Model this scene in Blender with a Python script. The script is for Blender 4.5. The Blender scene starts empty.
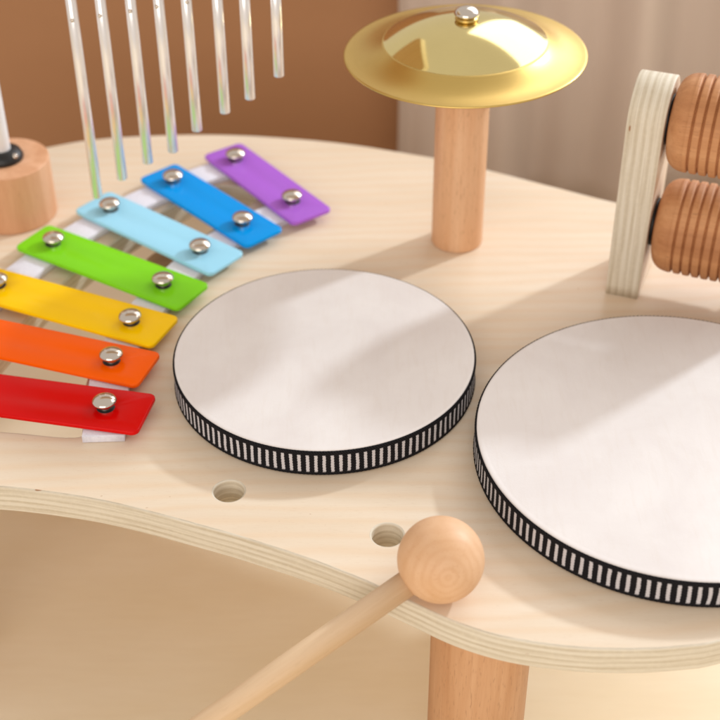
import bpy, bmesh, math, random
from mathutils import Vector, Matrix
random.seed(4)
MM = 0.001
scn = bpy.context.scene
COL = scn.collection
PI = math.pi

# ------------------------------------------------------------------ helpers
def finish(name, bm, mats, parent=None, loc=(0, 0, 0), rotz=0.0, smooth=True, flat_mat=None):
    me = bpy.data.meshes.new(name)
    bmesh.ops.recalc_face_normals(bm, faces=bm.faces[:])
    for f in bm.faces:
        f.smooth = smooth and not (flat_mat is not None and f.material_index == flat_mat)
    bm.to_mesh(me); bm.free()
    for m in (mats if isinstance(mats, (list, tuple)) else [mats]):
        me.materials.append(m)
    o = bpy.data.objects.new(name, me); COL.objects.link(o)
    o.location = Vector(loc) * MM; o.rotation_euler = (0, 0, rotz)
    if parent: o.parent = parent
    return o

def thing(name, label, cat, loc=(0, 0, 0), rotz=0.0, group=None):
    o = bpy.data.objects.new(name, None); COL.objects.link(o)
    o.empty_display_size = 0.02
    o.location = Vector(loc) * MM; o.rotation_euler = (0, 0, rotz)
    o['label'] = label; o['category'] = cat
    if group: o['group'] = group
    return o

def lathe(bm, prof, n=96, axis='Z', origin=(0, 0, 0), mat=0, uv=False):
    """prof: list of (r, h) in mm; spun round an axis."""
    rings = []
    O = Vector(origin)
    def P(r, h, a):
        c, s = math.cos(a), math.sin(a)
        v = {'Z': Vector((r*c, r*s, h)), 'X': Vector((h, r*c, r*s)), 'Y': Vector((r*c, h, r*s))}[axis]
        return (v + O) * MM
    for r, h in prof:
        if r < 1e-6: rings.append([bm.verts.new(P(0, h, 0))])
        else: rings.append([bm.verts.new(P(r, h, 2*PI*k/n)) for k in range(n)])
    for A, B in zip(rings, rings[1:]):
        for k in range(n):
            j = (k+1) % n
            if len(A) == 1 and len(B) == 1: continue
            if len(A) == 1: vs = (A[0], B[k], B[j])
            elif len(B) == 1: vs = (A[k], A[j], B[0])
            else: vs = (A[k], A[j], B[j], B[k])
            f = bm.faces.new(vs); f.material_index = mat
    return bm

def rounded_rod(r, z0, z1, b=1.0, hollow=0):
    p = [(0, z0), (r-b, z0)]
    for k in range(1, 5):
        a = PI/2*k/4; p.append((r-b+b*math.sin(a), z0+b-b*math.cos(a)))
    p.append((r, (z0+z1)/2))
    for k in range(0, 5):
        a = PI/2*k/4; p.append((r-b+b*math.cos(a), z1-b+b*math.sin(a)))
    p.append((0, z1))
    return p

def catmull(pts, closed=True, sub=10):
    n = len(pts); out = []
    rng = range(n) if closed else range(n-1)
    for i in rng:
        if closed: p0, p1, p2, p3 = (Vector(pts[(i+k-1) % n]) for k in range(4))
        else: p0, p1, p2, p3 = (Vector(pts[min(max(i+k-1, 0), n-1)]) for k in range(4))
        for s in range(sub):
            t = s/sub
            out.append(0.5*((2*p1)+(-p0+p2)*t+(2*p0-5*p1+4*p2-p3)*t*t+(-p0+3*p1-3*p2+p3)*t**3))
    if not closed: out.append(Vector(pts[-1]))
    return out

def area(p): return 0.5*sum(p[i].x*p[(i+1) % len(p)].y-p[(i+1) % len(p)].x*p[i].y for i in range(len(p)))
def offset(p, d):
    n = len(p); out = []; sg = 1 if area(p) > 0 else -1
    for i in range(n):
        t = (p[(i+1) % n]-p[i-1]); 
        if t.length < 1e-9: out.append(p[i].copy()); continue
        t.normalize(); nn = Vector((-t.y, t.x))*sg
        out.append(p[i]+nn*d)
    return out

def slab(bm, loops, z0, z1, b, top_m=0, side_m=1, seg=3, M=None):
    """Extruded flat board with holes: loops[0] outer, the rest holes. Rounded arrises."""
    M = M or (lambda v: v)
    tops, bots = [], []
    for li, lp in enumerate(loops):
        s = 1 if li == 0 else -1
        prof = []
        for k in range(seg+1):
            a = PI/2*k/seg; prof.append((b*(1-math.cos(a)) if 0 else b-b*math.sin(a), z1-b+b*math.cos(a)))
        prof.append((0, (z0+z1)/2))
        for k in range(seg+1):
            a = PI/2*k/seg; prof.append((b-b*math.cos(a), z0+b-b*math.sin(a)))
        rings = []
        for ins, z in prof:
            q = offset(lp, ins*s)
            rings.append([bm.verts.new(M(Vector((v.x, v.y, z)))*MM) for v in q])
        n = len(lp)
        for A, B in zip(rings, rings[1:]):
            for k in range(n):
                f = bm.faces.new((A[k], A[(k+1) % n], B[(k+1) % n], B[k])); f.material_index = side_m
        tops.append(rings[0]); bots.append(rings[-1])
    for grp in (tops, bots):
        es = []
        for r in grp:
            for k in range(len(r)):
                es.append(bm.edges.get((r[k], r[(k+1) % len(r)])))
        res = bmesh.ops.triangle_fill(bm, use_beauty=True, use_dissolve=False, edges=es)
        for g in res['geom']:
            if isinstance(g, bmesh.types.BMFace): g.material_index = top_m
    return bm

def circle(cx, cy, r, n=48): return [Vector((cx+r*math.cos(2*PI*k/n), cy+r*math.sin(2*PI*k/n))) for k in range(n)]
def rrect(L, W, r, n=7):
    out = []
    for cx, cy, a0 in ((L/2-r, W/2-r, 0), (-L/2+r, W/2-r, 90), (-L/2+r, -W/2+r, 180), (L/2-r, -W/2+r, 270)):
        for k in range(n):
            a = math.radians(a0+90*k/(n-1)); out.append(Vector((cx+r*math.cos(a), cy+r*math.sin(a))))
    return out

# ------------------------------------------------------------------ materials
def srgb(r, g, b):
    f = lambda c: (c/12.92 if c <= .04045 else ((c+.055)/1.055)**2.4)
    return (f(r/255), f(g/255), f(b/255), 1)
class NT:
    def __init__(s, name, rough=.5, metal=0.0, spec=.5, coat=0.0):
        s.m = bpy.data.materials.new(name); s.m.use_nodes = True
        s.t = s.m.node_tree; s.n = s.t.nodes; s.b = s.n['Principled BSDF']
        s.b.inputs['Roughness'].default_value = rough; s.b.inputs['Metallic'].default_value = metal
        s.b.inputs['Specular IOR Level'].default_value = spec
        if coat: s.b.inputs['Coat Weight'].default_value = coat; s.b.inputs['Coat Roughness'].default_value = .12
    def L(s, a, b): s.t.links.new(a, b)
    def node(s, typ, **kw):
        x = s.n.new(typ)
        for k, v in kw.items():
            if k in x.inputs.keys(): 
                if hasattr(v, 'is_output'): s.L(v, x.inputs[k])
                else: x.inputs[k].default_value = v
            else: setattr(x, k, v)
        return x
    def coords(s, scale=(1, 1, 1), rot=(0, 0, 0), loc=(0, 0, 0), kind='Object'):
        tc = s.node('ShaderNodeTexCoord'); mp = s.node('ShaderNodeMapping')
        mp.inputs['Scale'].default_value = scale; mp.inputs['Rotation'].default_value = rot; mp.inputs['Location'].default_value = loc
        s.L(tc.outputs[kind], mp.inputs['Vector']); return mp.outputs['Vector']
    def noise(s, vec, scale, detail=4, rough=.55, dist=0):
        x = s.node('ShaderNodeTexNoise'); s.L(vec, x.inputs['Vector'])
        x.inputs['Scale'].default_value = scale; x.inputs['Detail'].default_value = detail
        x.inputs['Roughness'].default_value = rough; x.inputs['Distortion'].default_value = dist
        return x.outputs['Fac']
    def ramp(s, fac, stops, interp='LINEAR'):
        x = s.node('ShaderNodeValToRGB'); x.color_ramp.interpolation = interp
        e = x.color_ramp.elements
        while len(e) < len(stops): e.new(.5)
        for el, (p, c) in zip(e, stops): el.position = p; el.color = c
        s.L(fac, x.inputs['Fac']); return x.outputs['Color']
    def mix(s, fac, a, b, typ='MIX'):
        x = s.node('ShaderNodeMix', data_type='RGBA', blend_type=typ)
        for sock, v in ((x.inputs[0], fac), (x.inputs[6], a), (x.inputs[7], b)):
            if hasattr(v, 'is_output'): s.L(v, sock)
            else: sock.default_value = v
        return x.outputs[2]
    def math(s, op, a, b=0.0, c=0.0):
        x = s.node('ShaderNodeMath', operation=op)
        for i, v in enumerate((a, b, c)):
            if hasattr(v, 'is_output'): s.L(v, x.inputs[i])
            else: x.inputs[i].default_value = v
        return x.outputs[0]
    def bump(s, h, strength=.2, dist=.0003):
        x = s.node('ShaderNodeBump'); x.inputs['Strength'].default_value = strength; x.inputs['Distance'].default_value = dist
        s.L(h, x.inputs['Height']); s.L(x.outputs['Normal'], s.b.inputs['Normal']); return x
    def color(s, c):
        if hasattr(c, 'is_output'): s.L(c, s.b.inputs['Base Color'])
        else: s.b.inputs['Base Color'].default_value = c
def G(v): return (v, v, v, 1)

def mat_ply_face(name, rot=0.0):
    t = NT(name, .42, spec=.4)
    v = t.coords((1.0, 7.0, 1.0), (0, 0, rot))
    big = t.noise(v, 7, 3, .5, .6)
    fine = t.noise(t.coords((6, 160, 6), (0, 0, rot)), 10, 5, .6)
    cath = t.node('ShaderNodeTexWave', wave_type='BANDS', bands_direction='Y')
    t.L(t.coords((1, 3.2, 1), (0, 0, rot+.06)), cath.inputs['Vector'])
    cath.inputs['Scale'].default_value = 11; cath.inputs['Distortion'].default_value = 9
    cath.inputs['Detail'].default_value = 2; cath.inputs['Detail Scale'].default_value = .55
    c1 = t.ramp(big, [(.3, srgb(224, 203, 177)), (.7, srgb(232, 214, 191))])
    c2 = t.mix(t.math('MULTIPLY', t.math('POWER', cath.outputs['Fac'], 2.0), .42), c1, srgb(226, 196, 162))
    c3 = t.mix(t.math('MULTIPLY', t.ramp(fine, [(.45, G(0)), (.75, G(1))]), .16), c2, srgb(212, 180, 144))
    flk = t.noise(t.coords((55, 900, 55), (0, 0, rot)), 4, 2, .5)
    c4 = t.mix(t.math('MULTIPLY', t.ramp(flk, [(.64, G(0)), (.74, G(1))]), .34), c3, srgb(184, 142, 98))
    sp_ = t.noise(t.coords((1, 1, 1)), 420, 1, .5)
    c4 = t.mix(t.math('MULTIPLY', t.ramp(sp_, [(.77, G(0)), (.81, G(1))]), .4), c4, srgb(176, 134, 92))
    t.color(c4); t.bump(fine, .06, .0002)
    t.L(t.math('MULTIPLY_ADD', fine, .12, .36), t.b.inputs['Roughness'])
    return t.m

def mat_ply_edge(name, axis=2, thick=15.0, layers=9, loc=0.0, along=(1, 1, 1)):
    """plies seen on the edge: alternate long and end grain, thin glue lines"""
    t = NT(name, .6, spec=.3)
    tc = t.node('ShaderNodeTexCoord'); sp = t.node('ShaderNodeSeparateXYZ'); t.L(tc.outputs['Object'], sp.inputs[0])
    wob = t.noise(t.coords((14, 14, 14)), 3.2, 5)
    z = t.math('ADD', sp.outputs[axis], t.math('MULTIPLY', t.math('SUBTRACT', wob, .5), .0014))
    u = t.math('MULTIPLY', t.math('ADD', z, loc*MM), layers/(thick*MM))
    gl = t.math('ABSOLUTE', t.math('SUBTRACT', t.math('FRACT', u), .5))       # layer coordinate
    fr = t.math('PINGPONG', u, 1.0)                                       # 0..1..0 over two layers
    alt = t.ramp(fr, [(.25, srgb(222, 211, 192)), (.75, srgb(207, 194, 172))])
    sc = [420, 420, 420]; sc2 = [26, 26, 26]; sc2[axis] = 700
    grain = t.noise(t.coords(tuple(sc)), 1.0, 4, .7)
    streak = t.noise(t.coords(tuple(sc2)), 1.0, 4, .6)
    c = t.mix(t.math('MULTIPLY', t.ramp(streak, [(.42, G(0)), (.68, G(1))]), .42), alt, srgb(178, 158, 126))
    c = t.mix(t.math('MULTIPLY', t.ramp(grain, [(.45, G(0)), (.75, G(1))]), .25), c, srgb(236, 224, 200))
    c = t.mix(t.math('MULTIPLY', t.ramp(gl, [(.42, G(0)), (.49, G(1))]), t.math('MULTIPLY', streak, .6)), c, srgb(150, 128, 98))
    knot = t.noise(t.coords((60, 60, 190) if axis == 2 else (190, 60, 60), loc=(.31, .1, .2)), 2.0, 0, .5)
    c = t.mix(t.math('MULTIPLY', t.ramp(knot, [(.85, G(0)), (.88, G(1))]), .8), c, srgb(150, 92, 48))
    t.color(c); t.bump(grain, .15, .0003)
    return t.m

def mat_beech(name, light, mid, dark, axis='Z', rough=.5, flecks=.5, seed=0.0):
    t = NT(name, rough, spec=.35)
    def sc(a, l): return tuple(l if k == 'XYZ'.index(axis) else a for k in range(3))
    big = t.noise(t.coords(sc(60, 4), loc=(seed, seed*.7, 0)), 1, 4, .6, .3)
    fine = t.noise(t.coords(sc(420, 14), loc=(seed, 0, seed)), 1, 5, .65)
    fl = t.noise(t.coords(sc(1500, 170), loc=(0, seed, 0)), 1, 2, .5)
    c = t.ramp(big, [(.28, dark), (.5, mid), (.75, light)])
    c = t.mix(t.math('MULTIPLY', t.ramp(fine, [(.42, G(0)), (.72, G(1))]), .38), c, dark)
    c = t.mix(t.math('MULTIPLY', t.ramp(fl, [(.60, G(0)), (.72, G(1))]), flecks), c, tuple(x*.62 for x in dark[:3])+(1,))
    t.color(c); t.bump(fl, .12, .0003)
    return t.m

M_top = mat_ply_face('birch_ply_face', math.radians(-8))
M_edge = mat_ply_edge('birch_ply_edge', 2, 15, 9)
M_plate_face = mat_ply_face('plate_ply_face', .3)
M_plate_edge = mat_ply_edge('plate_ply_edge', 0, 17.4, 9)
M_post = mat_beech('beech_post', srgb(232, 190, 152), srgb(222, 172, 130), srgb(202, 146, 102), seed=.3)
M_leg = mat_beech('beech_leg', srgb(212, 166, 126), srgb(198, 148, 106), srgb(176, 122, 80), seed=2.1, flecks=.4)
M_block = mat_beech('beech_block', srgb(230, 182, 148), srgb(218, 166, 128), srgb(200, 144, 104), seed=4.2, flecks=.25, rough=.6)
M_barrel = mat_beech('beech_barrel', srgb(208, 154, 108), srgb(194, 136, 90), srgb(168, 110, 68), axis='X', seed=1.3, flecks=.4, rough=.6)
M_stick = mat_beech('birch_stick', srgb(226, 198, 164), srgb(218, 186, 150), srgb(202, 166, 124), axis='X', seed=3.3, flecks=.12)

def mat_ball():
    t = NT('beech_ball', .5, spec=.35)
    # growth rings of a tree whose pith line runs out towards the front of the ball
    v = t.coords((1, 1, 1), kind='Object')
    w = t.node('ShaderNodeTexWave', wave_type='RINGS', rings_direction='X')
    mp = t.node('ShaderNodeMapping'); mp.vector_type = 'TEXTURE'
    mp.inputs['Rotation'].default_value = (0, math.radians(-22), math.radians(-84))
    mp.inputs['Location'].default_value = (0, 0, 0)
    t.L(v, mp.inputs['Vector'])
    nz = t.noise(mp.outputs[0], 90, 2, .5)
    t.L(mp.outputs[0], w.inputs['Vector'])
    w.inputs['Scale'].default_value = 105; w.inputs['Distortion'].default_value = 4.5
    w.inputs['Detail'].default_value = 2.0; w.inputs['Detail Scale'].default_value = .8
    big = t.noise(v, 60, 3)
    base = t.ramp(big, [(.3, srgb(214, 168, 126)), (.7, srgb(224, 182, 144))])
    c = t.mix(t.math('MULTIPLY', t.ramp(w.outputs['Fac'], [(.35, G(0)), (.95, G(1))]), t.math('MULTIPLY_ADD', nz, .26, .02)), base, srgb(196, 138, 90))
    fl = t.noise(t.coords((900, 900, 900)), 1, 2)
    c = t.mix(t.math('MULTIPLY', t.ramp(fl, [(.6, G(0)), (.75, G(1))]), .3), c, srgb(184, 124, 80))
    t.color(c); t.bump(w.outputs['Fac'], .08, .0002)
    return t.m
M_ball = mat_ball()

def mat_skin():
    t = NT('drum_skin', .52, spec=.3)
    a = t.noise(t.coords((1, 1, 1)), 22, 5, .6, .4)
    f = t.noise(t.coords((1, 1, 1)), 900, 3, .6)
    fb = t.noise(t.coords((60, 9, 60), (0, 0, .6)), 6, 4, .6, .6)
    c = t.ramp(a, [(.3, srgb(220, 211, 207)), (.7, srgb(230, 223, 219))])
    c = t.mix(t.math('MULTIPLY', t.ramp(fb, [(.5, G(0)), (.8, G(1))]), .22), c, srgb(210, 196, 184))
    t.color(c); t.bump(t.math('ADD', f, t.math('MULTIPLY', a, 3.0)), .12, .0003)
    t.b.inputs['Subsurface Weight'].default_value = .0
    return t.m
M_skin = mat_skin()
M_rim = mat_beech('drum_rim_wood', srgb(232, 205, 165), srgb(224, 194, 150), srgb(205, 170, 122), seed=5)

def mat_ribbon():
    t = NT('striped_ribbon', .75, spec=.12)
    tc = t.node('ShaderNodeTexCoord'); sp = t.node('ShaderNodeSeparateXYZ'); t.L(tc.outputs['UV'], sp.inputs[0])
    u, v = sp.outputs[0], sp.outputs[1]
    jit = t.noise(t.coords((1, 1, 1)), 120, 2)
    fr = t.math('FRACT', t.math('ADD', u, t.math('MULTIPLY', t.math('SUBTRACT', jit, .5), .25)))
    wob = t.math('MULTIPLY', t.math('SINE', t.math('MULTIPLY', v, 2*PI*9)), .022)
    d = t.math('ABSOLUTE', t.math('SUBTRACT', t.math('ADD', fr, wob), .5))
    su = t.math('SUBTRACT', 1.0, t.math('SMOOTH_MIN', 1.0, t.math('MAXIMUM', 0.0, t.math('MULTIPLY', t.math('SUBTRACT', d, .165), 16)), .05))
    dv = t.math('ABSOLUTE', t.math('SUBTRACT', v, .49))
    sv = t.math('SUBTRACT', 1.0, t.math('MINIMUM', 1.0, t.math('MAXIMUM', 0.0, t.math('MULTIPLY', t.math('SUBTRACT', dv, .325), 24))))
    mask = t.math('MULTIPLY', su, sv)
    th = t.math('ABSOLUTE', t.math('SINE', t.math('MULTIPLY', v, PI*18)))       # weft threads
    white = t.ramp(th, [(0, srgb(128, 124, 128)), (.6, srgb(214, 209, 211))])
    tk = t.math('ABSOLUTE', t.math('SINE', t.math('MULTIPLY', t.math('ADD', t.math('MULTIPLY', u, 3.0), t.math('MULTIPLY', v, 9.0)), PI)))
    black = t.ramp(tk, [(0, srgb(5, 5, 6)), (1, srgb(32, 30, 33))])
    t.color(t.mix(mask, black, white))
    h = t.math('ADD', t.math('MULTIPLY', mask, 1.2), t.math('MULTIPLY', t.math('ADD', th, tk), .35))
    t.bump(h, .7, .0003)
    return t.m
M_ribbon = mat_ribbon()

def mat_brass(name, r0, r1, col):
    t = NT(name, r0, 1.0)
    tc = t.node('ShaderNodeTexCoord'); sp = t.node('ShaderNodeSeparateXYZ'); t.L(tc.outputs['Object'], sp.inputs[0])
    r = t.math('SQRT', t.math('ADD', t.math('POWER', sp.outputs[0], 2), t.math('POWER', sp.outputs[1], 2)))
    cmb = t.node('ShaderNodeCombineXYZ'); t.L(r, cmb.inputs[0])
    g = t.node('ShaderNodeTexNoise'); t.L(cmb.outputs[0], g.inputs['Vector']); g.inputs['Scale'].default_value = 1500; g.inputs['Detail'].default_value = 5; g.inputs['Roughness'].default_value = .7
    sm = t.noise(t.coords(), 38, 4, .6)
    t.L(t.math('ADD', t.math('MULTIPLY', sm, r1-r0), r0), t.b.inputs['Roughness'])
    t.color(t.mix(t.math('MULTIPLY', t.math('ADD', sm, g.outputs['Fac']), .4), col, tuple(c*.72 for c in col[:3])+(1,)))
    t.bump(g.outputs['Fac'], .32 if r0 > .2 else .012, .0002)
    return t.m
M_brass = mat_brass('brushed_brass', .24, .44, srgb(224, 190, 112))
M_bell = mat_brass('polished_brass', .05, .15, srgb(242, 222, 156))
t = NT('nickel', .12, 1.0); sm = t.noise(t.coords(), 500, 3); t.color(srgb(214, 204, 192)); t.L(t.math('MULTIPLY_ADD', sm, .16, .06), t.b.inputs['Roughness']); M_nickel = t.m
t = NT('chime_metal', .10, .6); sm = t.noise(t.coords((200, 200, 12)), 1, 3); t.color(srgb(238, 234, 232)); t.L(t.math('MULTIPLY_ADD', sm, .12, .12), t.b.inputs['Roughness']); M_tube = t.m
t = NT('black_rubber', .45); t.color(t.ramp(t.noise(t.coords(), 300), [(.3, srgb(14, 13, 13)), (.7, srgb(24, 22, 22))])); M_black = t.m
t = NT('white_cord', .6); t.color(t.ramp(t.noise(t.coords(), 900), [(.3, srgb(214, 210, 206)), (.7, srgb(236, 233, 230))])); M_cord = t.m
t = NT('white_rod_plastic', .35); t.color(t.ramp(t.noise(t.coords(), 60), [(.3, srgb(226, 222, 222)), (.7, srgb(238, 235, 234))])); M_white = t.m
t = NT('white_felt', .8, spec=.2); n_ = t.noise(t.coords(), 700, 4, .7)
t.color(t.ramp(n_, [(.3, srgb(216, 212, 222)), (.7, srgb(234, 231, 238))])); t.bump(n_, .25, .0004); M_felt = t.m

def mat_paint(name, c):
    t = NT(name, .2, spec=.15)
    t.b.inputs['Coat Weight'].default_value = .0; t.b.inputs['Coat Roughness'].default_value = .08
    n1 = t.noise(t.coords(), 30, 4); n3 = t.noise(t.coords((18, 140, 18)), 3, 4)
    t.L(t.math('MULTIPLY_ADD', n3, .22, .10), t.b.inputs['Roughness']); n2 = t.noise(t.coords(), 1400, 2)
    d = tuple(x*.93 for x in c[:3])+(1,)
    t.color(t.mix(n1, c, d)); t.bump(n2, .05, .0002)
    return t.m

# ------------------------------------------------------------------ room surface and background
FLOOR_Z = -165
def mat_floor():
    t = NT('beige_tabletop', .42, spec=.35)
    a = t.noise(t.coords((1, 3, 1)), 6, 4, .6); f = t.noise(t.coords((20, 130, 20)), 2, 4)
    c = t.ramp(a, [(.3, srgb(238, 222, 190)), (.7, srgb(244, 231, 205))])
    t.color(t.mix(t.math('MULTIPLY', f, .25), c, srgb(216, 192, 158)))
    return t.m
bm = bmesh.new()
vs = [bm.verts.new(Vector(p)*MM) for p in ((-3000, -1600, 0), (3000, -1600, 0), (3000, 2600, 0), (-3000, 2600, 0))]
bm.faces.new(vs)
o = finish('floor', bm, mat_floor(), loc=(0, 0, FLOOR_Z)); o['kind'] = 'structure'

t = NT('brown_wall', .55, spec=.3)
a = t.noise(t.coords((1, 1, 2)), 3, 4)
t.color(t.ramp(a, [(.3, srgb(166, 120, 84)), (.7, srgb(174, 127, 90))])); t.bump(t.noise(t.coords(), 300), .1)
bm = bmesh.new()
bmesh.ops.create_cube(bm, size=1, matrix=Matrix.Translation((-.545, .46+.02, 0.0)) @ Matrix.Diagonal((1.26, .04, .4, 1)))
o = finish('wall', bm, t.m, smooth=False); o['kind'] = 'structure'

t = NT('curtain_cloth', .85, spec=.15)
wv = t.noise(t.coords((900, 900, 900)), 1, 2); a = t.noise(t.coords((6, 6, 1)), 2, 3)
t.color(t.ramp(a, [(.3, srgb(196, 178, 166)), (.7, srgb(210, 192, 179))])); t.bump(wv, .2, .0004)
t.b.inputs['Sheen Weight'].default_value = .15
bm = bmesh.new()
nx, x0, x1 = 240, 31, 430
rows = []
for zi in range(13):
    z = FLOOR_Z+1+zi*(325/12)
    row = []
    for i in range(nx+1):
        x = x0+(x1-x0)*i/nx
        ph = (x-x0)
        y = 428 + 15*math.sin(ph/17.5+.5) + 6*math.sin(ph/8.3+1.2+zi*.03) + 7*math.sin(ph/46.+2.0) - 10*math.exp(-ph/7)
        row.append((x+1.2*math.sin(zi*.5), y))
    rows.append((z, row))
for side in (0, 1):
    V = [[bm.verts.new(Vector((x, y+side*2.0, z))*MM) for x, y in row] for z, row in rows]
    for A, B in zip(V, V[1:]):
        for k in range(nx): bm.faces.new((A[k], A[k+1], B[k+1], B[k]))
    if side == 0: V0 = V
for A, B in ((V0[0], V[0]), (V0[-1], V[-1])):
    for k in range(nx): bm.faces.new((A[k], A[k+1], B[k+1], B[k]))
for k in range(12):
    for c in (0, -1): bm.faces.new((V0[k][c], V0[k+1][c], V[k+1][c], V[k][c]))
o = finish('curtain', bm, t.m)
o['label'] = 'taupe grey curtain hanging in soft folds behind the cymbal'; o['category'] = 'curtain'

# ------------------------------------------------------------------ the toy table
outer = [(-165.8, -94.5), (-127.9, -101.5), (-102.8, -109), (-71.5, -120.6), (-50.1, -129.3), (-20.8, -142.6), (2, -155), (21.2, -167.3), (40.4, -179.2),
         (62, -187.6), (88.2, -192.3), (112, -193.2), (131.5, -191.8), (146, -189), (185, -176), (225, -148), (256, -105), (272, -50), (272, 5), (258, 60),
         (228, 108), (190, 138), (151, 156.5), (117, 175), (83.6, 193.2), (55, 207.5), (26.3, 218.3), (-8, 229.5), (-42.6, 237), (-85, 242.5), (-125, 242.8), (-168, 238),
         (-198.5, 228), (-240, 207), (-276, 172), (-300, 124), (-306, 66), (-296, 8), (-272, -44), (-238, -79), (-202, -93)]
outer = catmull(outer, True, 8)
slot_pts = [(-196, -51), (-165, -56), (-137, -59.5), (-134.5, -52), (-138, -20), (-134, 18), (-121, 58), (-103, 97), (-84, 130), (-62, 160), (-64, 172), (-90, 176),
            (-108, 158), (-132, 128), (-154, 92), (-172, 54), (-188, 8), (-199, -40)]
slot = catmull(slot_pts, True, 5)
table = thing('toy_table', 'bean shaped birch plywood music table with round beech legs', 'toy table', (0, 0, FLOOR_Z))
bm = bmesh.new()
slab(bm, [outer, slot, circle(-60.3, -98, 7.0), circle(11.6, -127, 7.0)], -15, 0, .9)
board = finish('board', bm, [M_top, M_edge], table, (0, 0, -FLOOR_Z), flat_mat=0)
legmesh = None
for i, (x, y) in enumerate(((53.3, -150), (-238, -64), (-104, 112), (205, 60), (-274, 118))):
    if legmesh is None:
        bm = bmesh.new(); lathe(bm, rounded_rod(22.5, 0, -FLOOR_Z-15.3, 1.2), 80)
        legmesh = finish('leg', bm, M_leg, table, (x, y, 0)); 
    else:
        c = legmesh.copy(); COL.objects.link(c); c.parent = table; c.location = Vector((x, y, 0))*MM; c.rotation_euler = (0, 0, 1.3*i)

# ------------------------------------------------------------------ drums
def drum(cx, cy, R, H, N, label):
    th = thing('drum', label, 'drum', (cx, cy, 0), 0, 'flat drums on the music table')
    bm = bmesh.new()
    pr = [(0, H-.15), (R*.5, H-.15), (R-3.6, H-.15), (R-3.1, H-.175), (R-2.6, H-.15), (R-1.9, H-.12), (R-.8, H-.16), (R-.3, H-.4), (R-.25, H-1.4), (R-.2, H-3), (R-.2, H-6)]
    lathe(bm, pr, 192)
    finish('drum_head', bm, M_skin, th)
    bm = bmesh.new()
    lathe(bm, [(R-7, .1), (R-.35, .1), (R-.35, H-1.8), (R-7, H-1.8), (R-7, .1)], 128)
    finish('rim', bm, M_rim, th)
    # woven ribbon glued round the rim, picot edges top and bottom
    bm = bmesh.new(); uvl = bm.loops.layers.uv.new('UVMap')
    n = N*8
    z0, z1 = .35, H-.45
    prof = [(.15, 0.0), (.75, .02), (.95, .06), (.85, .10), (.62, .16), (.60, .3), (.60, .5), (.60, .7), (.62, .84), (.8, .90), (.8, .94), (.6, .98), (.1, 1.0)]
    V = []
    for j, (dr, v) in enumerate(prof):
        row = []
        edge = 1 if (v < .09 or v > .91) else 0
        for k in range(n):
            a = 2*PI*k/n; s = math.cos(2*PI*k/n*N*2)
            rr = R+dr-.15+edge*.07*s; zz = z0+(z1-z0)*v+(.08*s*(1 if v > .5 else 0) if edge else 0)
            row.append(bm.verts.new(Vector((rr*math.cos(a), rr*math.sin(a), zz))*MM))
        V.append(row)
    for j in range(len(prof)-1):
        for k in range(n):
            k2 = (k+1) % n
            f = bm.faces.new((V[j][k], V[j][k2], V[j+1][k2], V[j+1][k]))
            for lp, (uu, vv) in zip(f.loops, ((k/8, prof[j][1]), ((k+1)/8, prof[j][1]), ((k+1)/8, prof[j+1][1]), (k/8, prof[j+1][1]))):
                lp[uvl].uv = (uu, vv)
    finish('ribbon', bm, M_ribbon, th)
    return th
drum(-17.66, -12.63, 75, 15, 123, 'smaller white drum with black and white striped ribbon, beside the rainbow xylophone')
drum(147.9, -76.8, 94.1, 15, 142, 'larger white drum with striped ribbon edge, in front of the grooved wooden rollers')

# ------------------------------------------------------------------ cymbal on its post
cy = thing('cymbal_stand', 'gold brass cymbal screwed on top of an upright beech post', 'cymbal', (56.3, 113.8, 0))
bm = bmesh.new(); lathe(bm, rounded_rod(14.6, .05, 119, .8), 96); finish('post', bm, M_post, cy)
zc = 117.0
bm = bmesh.new()
prof = [(64, -.9), (64.2, -.5), (63.9, 0)]
for r in range(63, 42, -1):
    q = (64-r)/21.0; prof.append((r, .5*q+6.3*q**2.6))
n_ring = len(prof)
top = []
capR = (42.6**2+12**2)/24.0; th0 = math.asin(42.6/capR)
for k in range(1, 25):
    a = th0*(1-k/24); top.append((max(capR*math.sin(a), 0), 7.0+12-capR*(1-math.cos(a))))
prof2 = prof
ring_out = prof + [(42.3, 6.2), (46, 3.5), (52, 1.1), (64, -.9)]
lathe(bm, ring_out, 160, mat=0)
lathe(bm, [(43, prof[-1][1]), (42.6, 7.0)]+top, 160, mat=1)
lathe(bm, [(42.3, 6.2)]+[(max(r-.5, 0), h-.8) for r, h in top], 160, mat=1)
cp = finish('cymbal', bm, [M_brass, M_bell], cy, (0, 0, zc)); cp.rotation_euler = (math.radians(-.6), math.radians(-1.2), 0)
bm = bmesh.new(); lathe(bm, [(0, 18.2), (5.6, 18.2), (6.0, 18.8), (5.6, 19.7), (3.4, 20.1), (3.2, 21.0), (0, 21.0)], 48)
finish('washer', bm, M_brass, cy, (0, 0, zc))
def dome(R, h, z):
    p = [(0, z), (R*.72, z-.1), (R*.97, z+.25), (R, z+.6)]
    for k in range(1, 11):
        a = PI/2*k/10; p.append((R*math.cos(a) if k < 10 else 0, z+.6+(h-.6)*math.sin(a)))
    return p
bm = bmesh.new(); lathe(bm, dome(6.6, 4.4, 20.8), 48); finish('screw', bm, M_nickel, cy, (0, 0, zc))

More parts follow.
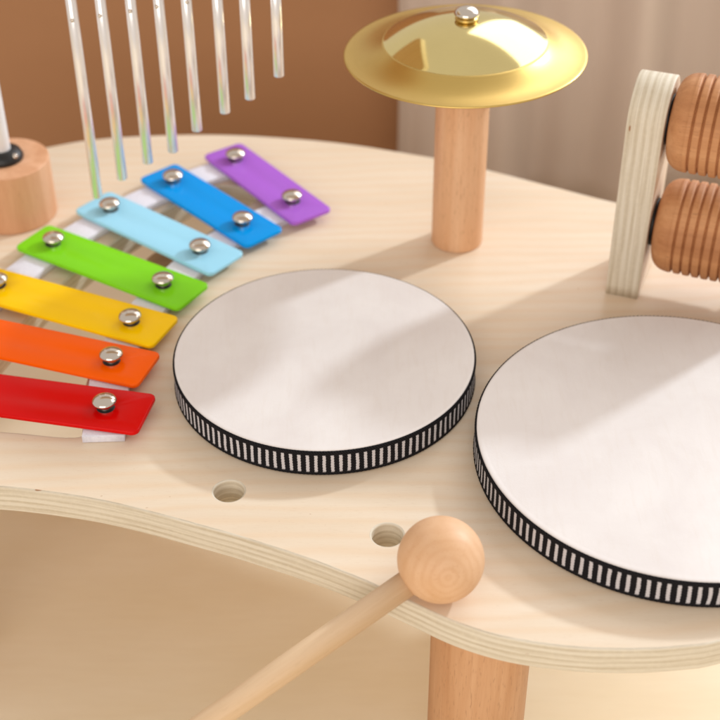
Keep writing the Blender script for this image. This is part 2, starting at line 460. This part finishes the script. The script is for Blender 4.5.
# ------------------------------------------------------------------ xylophone
xy = thing('xylophone', 'rainbow xylophone of seven painted metal bars fanned over a slot', 'xylophone', (-120, 60, 0))
XO = Vector((-120, 60, 0))
bars = [  # right end centre, angle, length, colour
    ('red bar', (-102.6, -50.5), -12.0, 140, srgb(214, 6, 4), 30),
    ('orange bar', (-105.6, -15.8), -18.9, 132, srgb(255, 98, 0), 29),
    ('yellow bar', (-100.6, 16.0), -24.3, 122, srgb(254, 202, 0), 29),
    ('green bar', (-88.9, 47.8), -32.2, 117, srgb(130, 214, 30), 28.6),
    ('pale blue bar', (-73.2, 80.0), -38.6, 110, srgb(160, 218, 242), 28.6),
    ('blue bar', (-53.6, 106.4), -47.6, 104.5, srgb(0, 150, 232), 28),
    ('purple bar', (-27.0, 129.2), -54.0, 101, srgb(172, 102, 210), 28)]
RS, LS = [], []
for nm, (ex, ey), ang, Ln, colr, W in bars:
    a = math.radians(ang); d = Vector((math.cos(a), math.sin(a), 0))
    c = Vector((ex, ey, 0))-d*(Ln/2)
    m = mat_paint(nm.replace(' ', '_')+'_paint', colr)
    sr, sl = Ln/2-21, -Ln/2+16.5
    bm = bmesh.new()
    slab(bm, [rrect(Ln, W, 3.6), circle(sr, 0, 3.4, 24), circle(sl, 0, 3.4, 24)], 4.7, 7.2, .7, 0, 0)
    b = finish('bar', bm, m, xy, c-XO, a); b['label'] = nm
    for mod in ():
        pass
    for s, acc in ((sr, RS), (sl, LS)):
        w = c+d*s; acc.append(w.copy())
        bm = bmesh.new(); lathe(bm, [(2.2, 6.9), (4.4, 7.02), (4.5, 7.2), (4.2, 7.4), (2.2, 7.42)], 32); finish('grommet', bm, M_black, b, (s, 0, 0))
        bm = bmesh.new(); lathe(bm, [(0, .4), (3.3, .4), (3.3, 7.3), (3.3, 10.6)], 24); lathe(bm, dome(6.1, 3.6, 10.3), 40)
        k = finish('screw', bm, M_nickel, b, (s, 0, 0))
        k.rotation_euler = (math.radians(random.uniform(-3, 3)), math.radians(random.uniform(-3, 3)), 0)
def strip(pts, w, z0, z1, name):
    P = catmull([(p.x, p.y) for p in pts], False, 8)
    P = [P[0]+(P[0]-P[1]).normalized()*6]+P+[P[-1]+(P[-1]-P[-2]).normalized()*10]
    Lp, Rp = [], []
    for i, p in enumerate(P):
        tt = (P[min(i+1, len(P)-1)]-P[max(i-1, 0)]).normalized(); nn = Vector((-tt.y, tt.x))
        Lp.append(p+nn*w/2); Rp.append(p-nn*w/2)
    bm = bmesh.new(); slab(bm, [Lp+Rp[::-1]], z0, z1, .5, 0, 0)
    return finish(name, bm, M_felt, xy, -XO)
r0 = RS[0]+Vector((.5, -11.5, 0)); strip([r0]+RS, 20, .05, 4.3, 'rail')
l0 = LS[0]+Vector((-1, -8, 0)); strip([l0]+LS, 19, .05, 4.3, 'rail')

# ------------------------------------------------------------------ chimes: block, rod, bar and eight tubes
A = math.radians(0); cd = Vector((math.cos(A), math.sin(A), 0)); g1 = Vector((-149.5, 114.8, 0))
bx, by = -205.5, 146.5
st = thing('chime_stand', 'round beech block holding a white rod in a black rubber cap', 'chime stand', (bx, by, 0))
bm = bmesh.new(); lathe(bm, rounded_rod(25.2, .05, 37, 1.0), 96); finish('block', bm, M_block, st)
bm = bmesh.new(); lathe(bm, rounded_rod(5.2, 37.5, 182, .6), 40); finish('rod', bm, M_white, st, (-1.0, 0, 0))
bm = bmesh.new(); lathe(bm, [(0, 36.9), (11.5, 36.9), (11.9, 38.5), (10.5, 41.5), (7.6, 43.2), (5.3, 43.4), (5.3, 42)], 48); cap = finish('rubber_cap', bm, M_black, st, (-1, 0, 0))
bm = bmesh.new(); lathe(bm, [(0, 0), (1.6, 0), (1.6, .5), (.8, 1.1), (0, 1.2)], 20); s_ = finish('screw', bm, M_nickel, cap, (8.6, -5.6, 41.4)); s_.rotation_euler = (math.radians(35), math.radians(25), 0)
bm = bmesh.new()
slab(bm, [rrect(225, 78, 8)], 182, 196, 1.2, 0, 1)
bc = g1+cd*44+Vector((-math.sin(A), math.cos(A), 0))*16
beam = finish('beam', bm, [M_top, M_edge], st, (bc.x-bx, bc.y-by, 0), A, flat_mat=0)
# (distance along the beam, height of the lower end)
tubes = [(1.6, 29.6), (16.7, 41.3), (32.2, 51.5), (46.7, 58.5), (61.0, 71.4), (77.0, 82.2), (91.0, 90.4), (107.1, 103.6)]
words = ['longest chime tube, nearest the wooden block', 'second longest chime tube, next to the longest one', 'third longest chime tube from the wooden block',
         'fourth longest chime tube, its end above the blue bar', 'fifth chime tube from the wooden block, of middle length', 'sixth chime tube from the wooden block, rather short',
         'second shortest chime tube, beside the shortest one', 'shortest chime tube, farthest from the wooden block']
TUBES = []

for (s_, zb), lab in zip(tubes, words):
    p = g1+cd*s_
    tb = thing('chime_tube', lab, 'chime', (p.x, p.y, zb), random.uniform(-.3, .3), 'metal chime tubes')
    ri, ro, zt = 2.1, 2.9, 154-zb
    bm = bmesh.new()
    lathe(bm, [(ri, 1.2), (ri, .3), (ri+.25, 0), (ro-.25, 0), (ro, .3), (ro, zt-.3), (ro-.25, zt), (ri+.25, zt), (ri, zt-.3), (ri, 1.2)], 40)
    lathe(bm, [(0, 1.5), (ri, 1.5)], 40)
    finish('tube', bm, M_tube, tb)
    bm = bmesh.new(); lathe(bm, [(0, -3.75), (.7, -3.6), (1.05, -3.1), (1.05, 3.1), (.7, 3.6), (0, 3.75)], 16, axis='Y', origin=(0, 0, 136.5+.16*s_-zb)); finish('pin', bm, M_nickel, tb)
    bm = bmesh.new(); lathe(bm, [(0, zt-3), (.6, zt-3), (.6, 182.2-zb), (0, 182.2-zb)], 12); finish('cord', bm, M_cord, tb)

# ------------------------------------------------------------------ the castanet rollers between two plywood uprights
ang = math.radians(-21)
ct = thing('roller_stand', 'plywood upright stand carrying grooved wooden rollers behind the larger drum', 'rattle', (134.2, 59.1, 0), ang)
def upright(x0):
    bm = bmesh.new()
    prof = [Vector((0, .05)), Vector((42, .05)), Vector((42, 50)), Vector((42, 100.5))]
    for k in range(1, 24):
        a = PI*k/24; prof.append(Vector((21+21*math.cos(a), 100.5+21*math.sin(a))))
    prof += [Vector((0, 100.5)), Vector((0, 50))]
    dense = []
    for i, p in enumerate(prof):
        q = prof[(i+1) % len(prof)]; m_ = max(1, int((q-p).length/6))
        for k in range(m_): dense.append(p.lerp(q, k/m_))
    slab(bm, [dense], 0, 17.8, .8, 0, 1, M=lambda v: Vector(((v.z if x0 else v.z*(1+.08*v.y/118)), v.x, v.y)))
    return finish('upright', bm, [M_plate_face, M_plate_edge], ct, (x0, 0, 0), flat_mat=0)
upright(0); upright(82.8)
def roller(z, ph):
    prof = [(0, -30), (14.0, -30), (15.5, -29.6)]
    for k in range(1, 9):
        a = k/8; prof.append((15.5+9.55*math.sin(a*PI/2)**.9, -29.6+8.6*(1-math.cos(a*PI/2))+1.1*a))
    body = []
    x = -19.8; R = 25.4
    while x <= 19.81:
        body.append(x); x += .2
    gs = [-17.15+4.9*k for k in range(8)]
    for x in body:
        dmin = min(abs(x-g) for g in gs)
        r = R-1.9*math.exp(-(dmin/.5)**2) - .4*max(0, 1-dmin/1.9)**2
        prof.append((r-.012*abs(x), x))
    m = [(r, -h) for r, h in prof[:11]][::-1]
    prof += m
    bm = bmesh.new(); lathe(bm, prof, 128, axis='X')
    o = finish('roller', bm, M_barrel, ct, (50.3, 18, z)); o.rotation_euler = (ph, 0, 0)
    for s in (-1, 1):
        dx = 0
        bm = bmesh.new(); lathe(bm, [(3.2, s*30.1), (12.5, s*30.1), (13, s*31), (12.5, s*32.3), (3.2, s*32.3)], 48, axis='X')
        finish('spacer', bm, M_black, ct, (50.3, 18, z))
    bm = bmesh.new(); lathe(bm, [(0, -36), (3.1, -36), (3.1, 36), (0, 36)], 24, axis='X'); finish('axle', bm, M_nickel, ct, (50.3, 18, z))
roller(100.3, .4); roller(39.4, 2.1)

# ------------------------------------------------------------------ mallet
B = Vector((33.0, -160.3, 18.3)); Q = Vector((-60.5, -196.5, -36.5)); dirv = (Q-B).normalized()
ml = thing('mallet', 'wooden mallet with a round ball head lying over the front edge of the table', 'mallet', B)
bm = bmesh.new(); bmesh.ops.create_uvsphere(bm, u_segments=96, v_segments=64, radius=18.15*MM)
finish('head', bm, M_ball, ml)
bm = bmesh.new(); lathe(bm, [(0, 12), (5.6, 12), (5.6, 100), (5.6, 228), (5.3, 231), (4.2, 232.6), (0, 233)], 64, axis='X')
sk = finish('stick', bm, M_stick, ml); sk.rotation_mode = 'QUATERNION'; sk.rotation_quaternion = Vector((1, 0, 0)).rotation_difference(dirv)

# ------------------------------------------------------------------ camera
pitch, roll, D, F = math.radians(37.4006), math.radians(-.3313), 715.81, 1394.455
Fv = Vector((0, math.cos(pitch), -math.sin(pitch))); U0 = Vector((0, math.sin(pitch), math.cos(pitch))); R0 = Vector((1, 0, 0))
Rt = R0*math.cos(roll)+U0*math.sin(roll); Up = -R0*math.sin(roll)+U0*math.cos(roll)
cam = bpy.data.cameras.new('camera'); co = bpy.data.objects.new('camera', cam); COL.objects.link(co)
M = Matrix((Rt, Up, -Fv)).transposed().to_4x4(); M.translation = -Fv*D*MM
co.matrix_world = M
cam.sensor_width = 36; cam.sensor_fit = 'HORIZONTAL'; cam.lens = F/720*36
cam.clip_start = .01; cam.clip_end = 50
cam.dof.use_dof = True; cam.dof.focus_distance = .635; cam.dof.aperture_fstop = 9.0
scn.camera = co

# ------------------------------------------------------------------ light
w = bpy.data.worlds.new('World'); scn.world = w; w.use_nodes = True
bg = w.node_tree.nodes['Background']; bg.inputs['Color'].default_value = (1, .93, .86, 1); bg.inputs['Strength'].default_value = .63
def lamp(name, typ, loc, power, col, target=(0, 0, 0), **kw):
    l = bpy.data.lights.new(name, typ); l.energy = power; l.color = col
    for k, v in kw.items(): setattr(l, k, v)
    o = bpy.data.objects.new(name, l); COL.objects.link(o); o.location = loc
    o.rotation_euler = (Vector(target)-Vector(loc)).to_track_quat('-Z', 'Y').to_euler()
    return o
el, az = math.radians(28.3), math.radians(35.4); r = 2.6
lamp('key_lamp', 'SPOT', (r*math.cos(el)*math.cos(az), r*math.cos(el)*math.sin(az), r*math.sin(el)), 160, (.80, .91, 1), shadow_soft_size=.075, spot_size=math.radians(40), spot_blend=.3)
lamp('back_softbox', 'AREA', (1.2, 1.35, 1.15), 22, (.97, .97, 1), shape='RECTANGLE', size=2.0, size_y=1.5)  # added softbox, stands in for an unseen window: sheen on table and cymbal
lamp('front_fill', 'AREA', (-.5, -2.0, .8), 17, (1, .94, .88), shape='RECTANGLE', size=1.8, size_y=1.0)  # added fill from the camera side, brightens front edges and floor

scn.render.engine = 'CYCLES'
scn.view_settings.view_transform = 'Standard'; scn.view_settings.look = 'None'
scn.view_settings.exposure = .17; scn.view_settings.gamma = 1
scn.render.resolution_x = 1024; scn.render.resolution_y = 1024
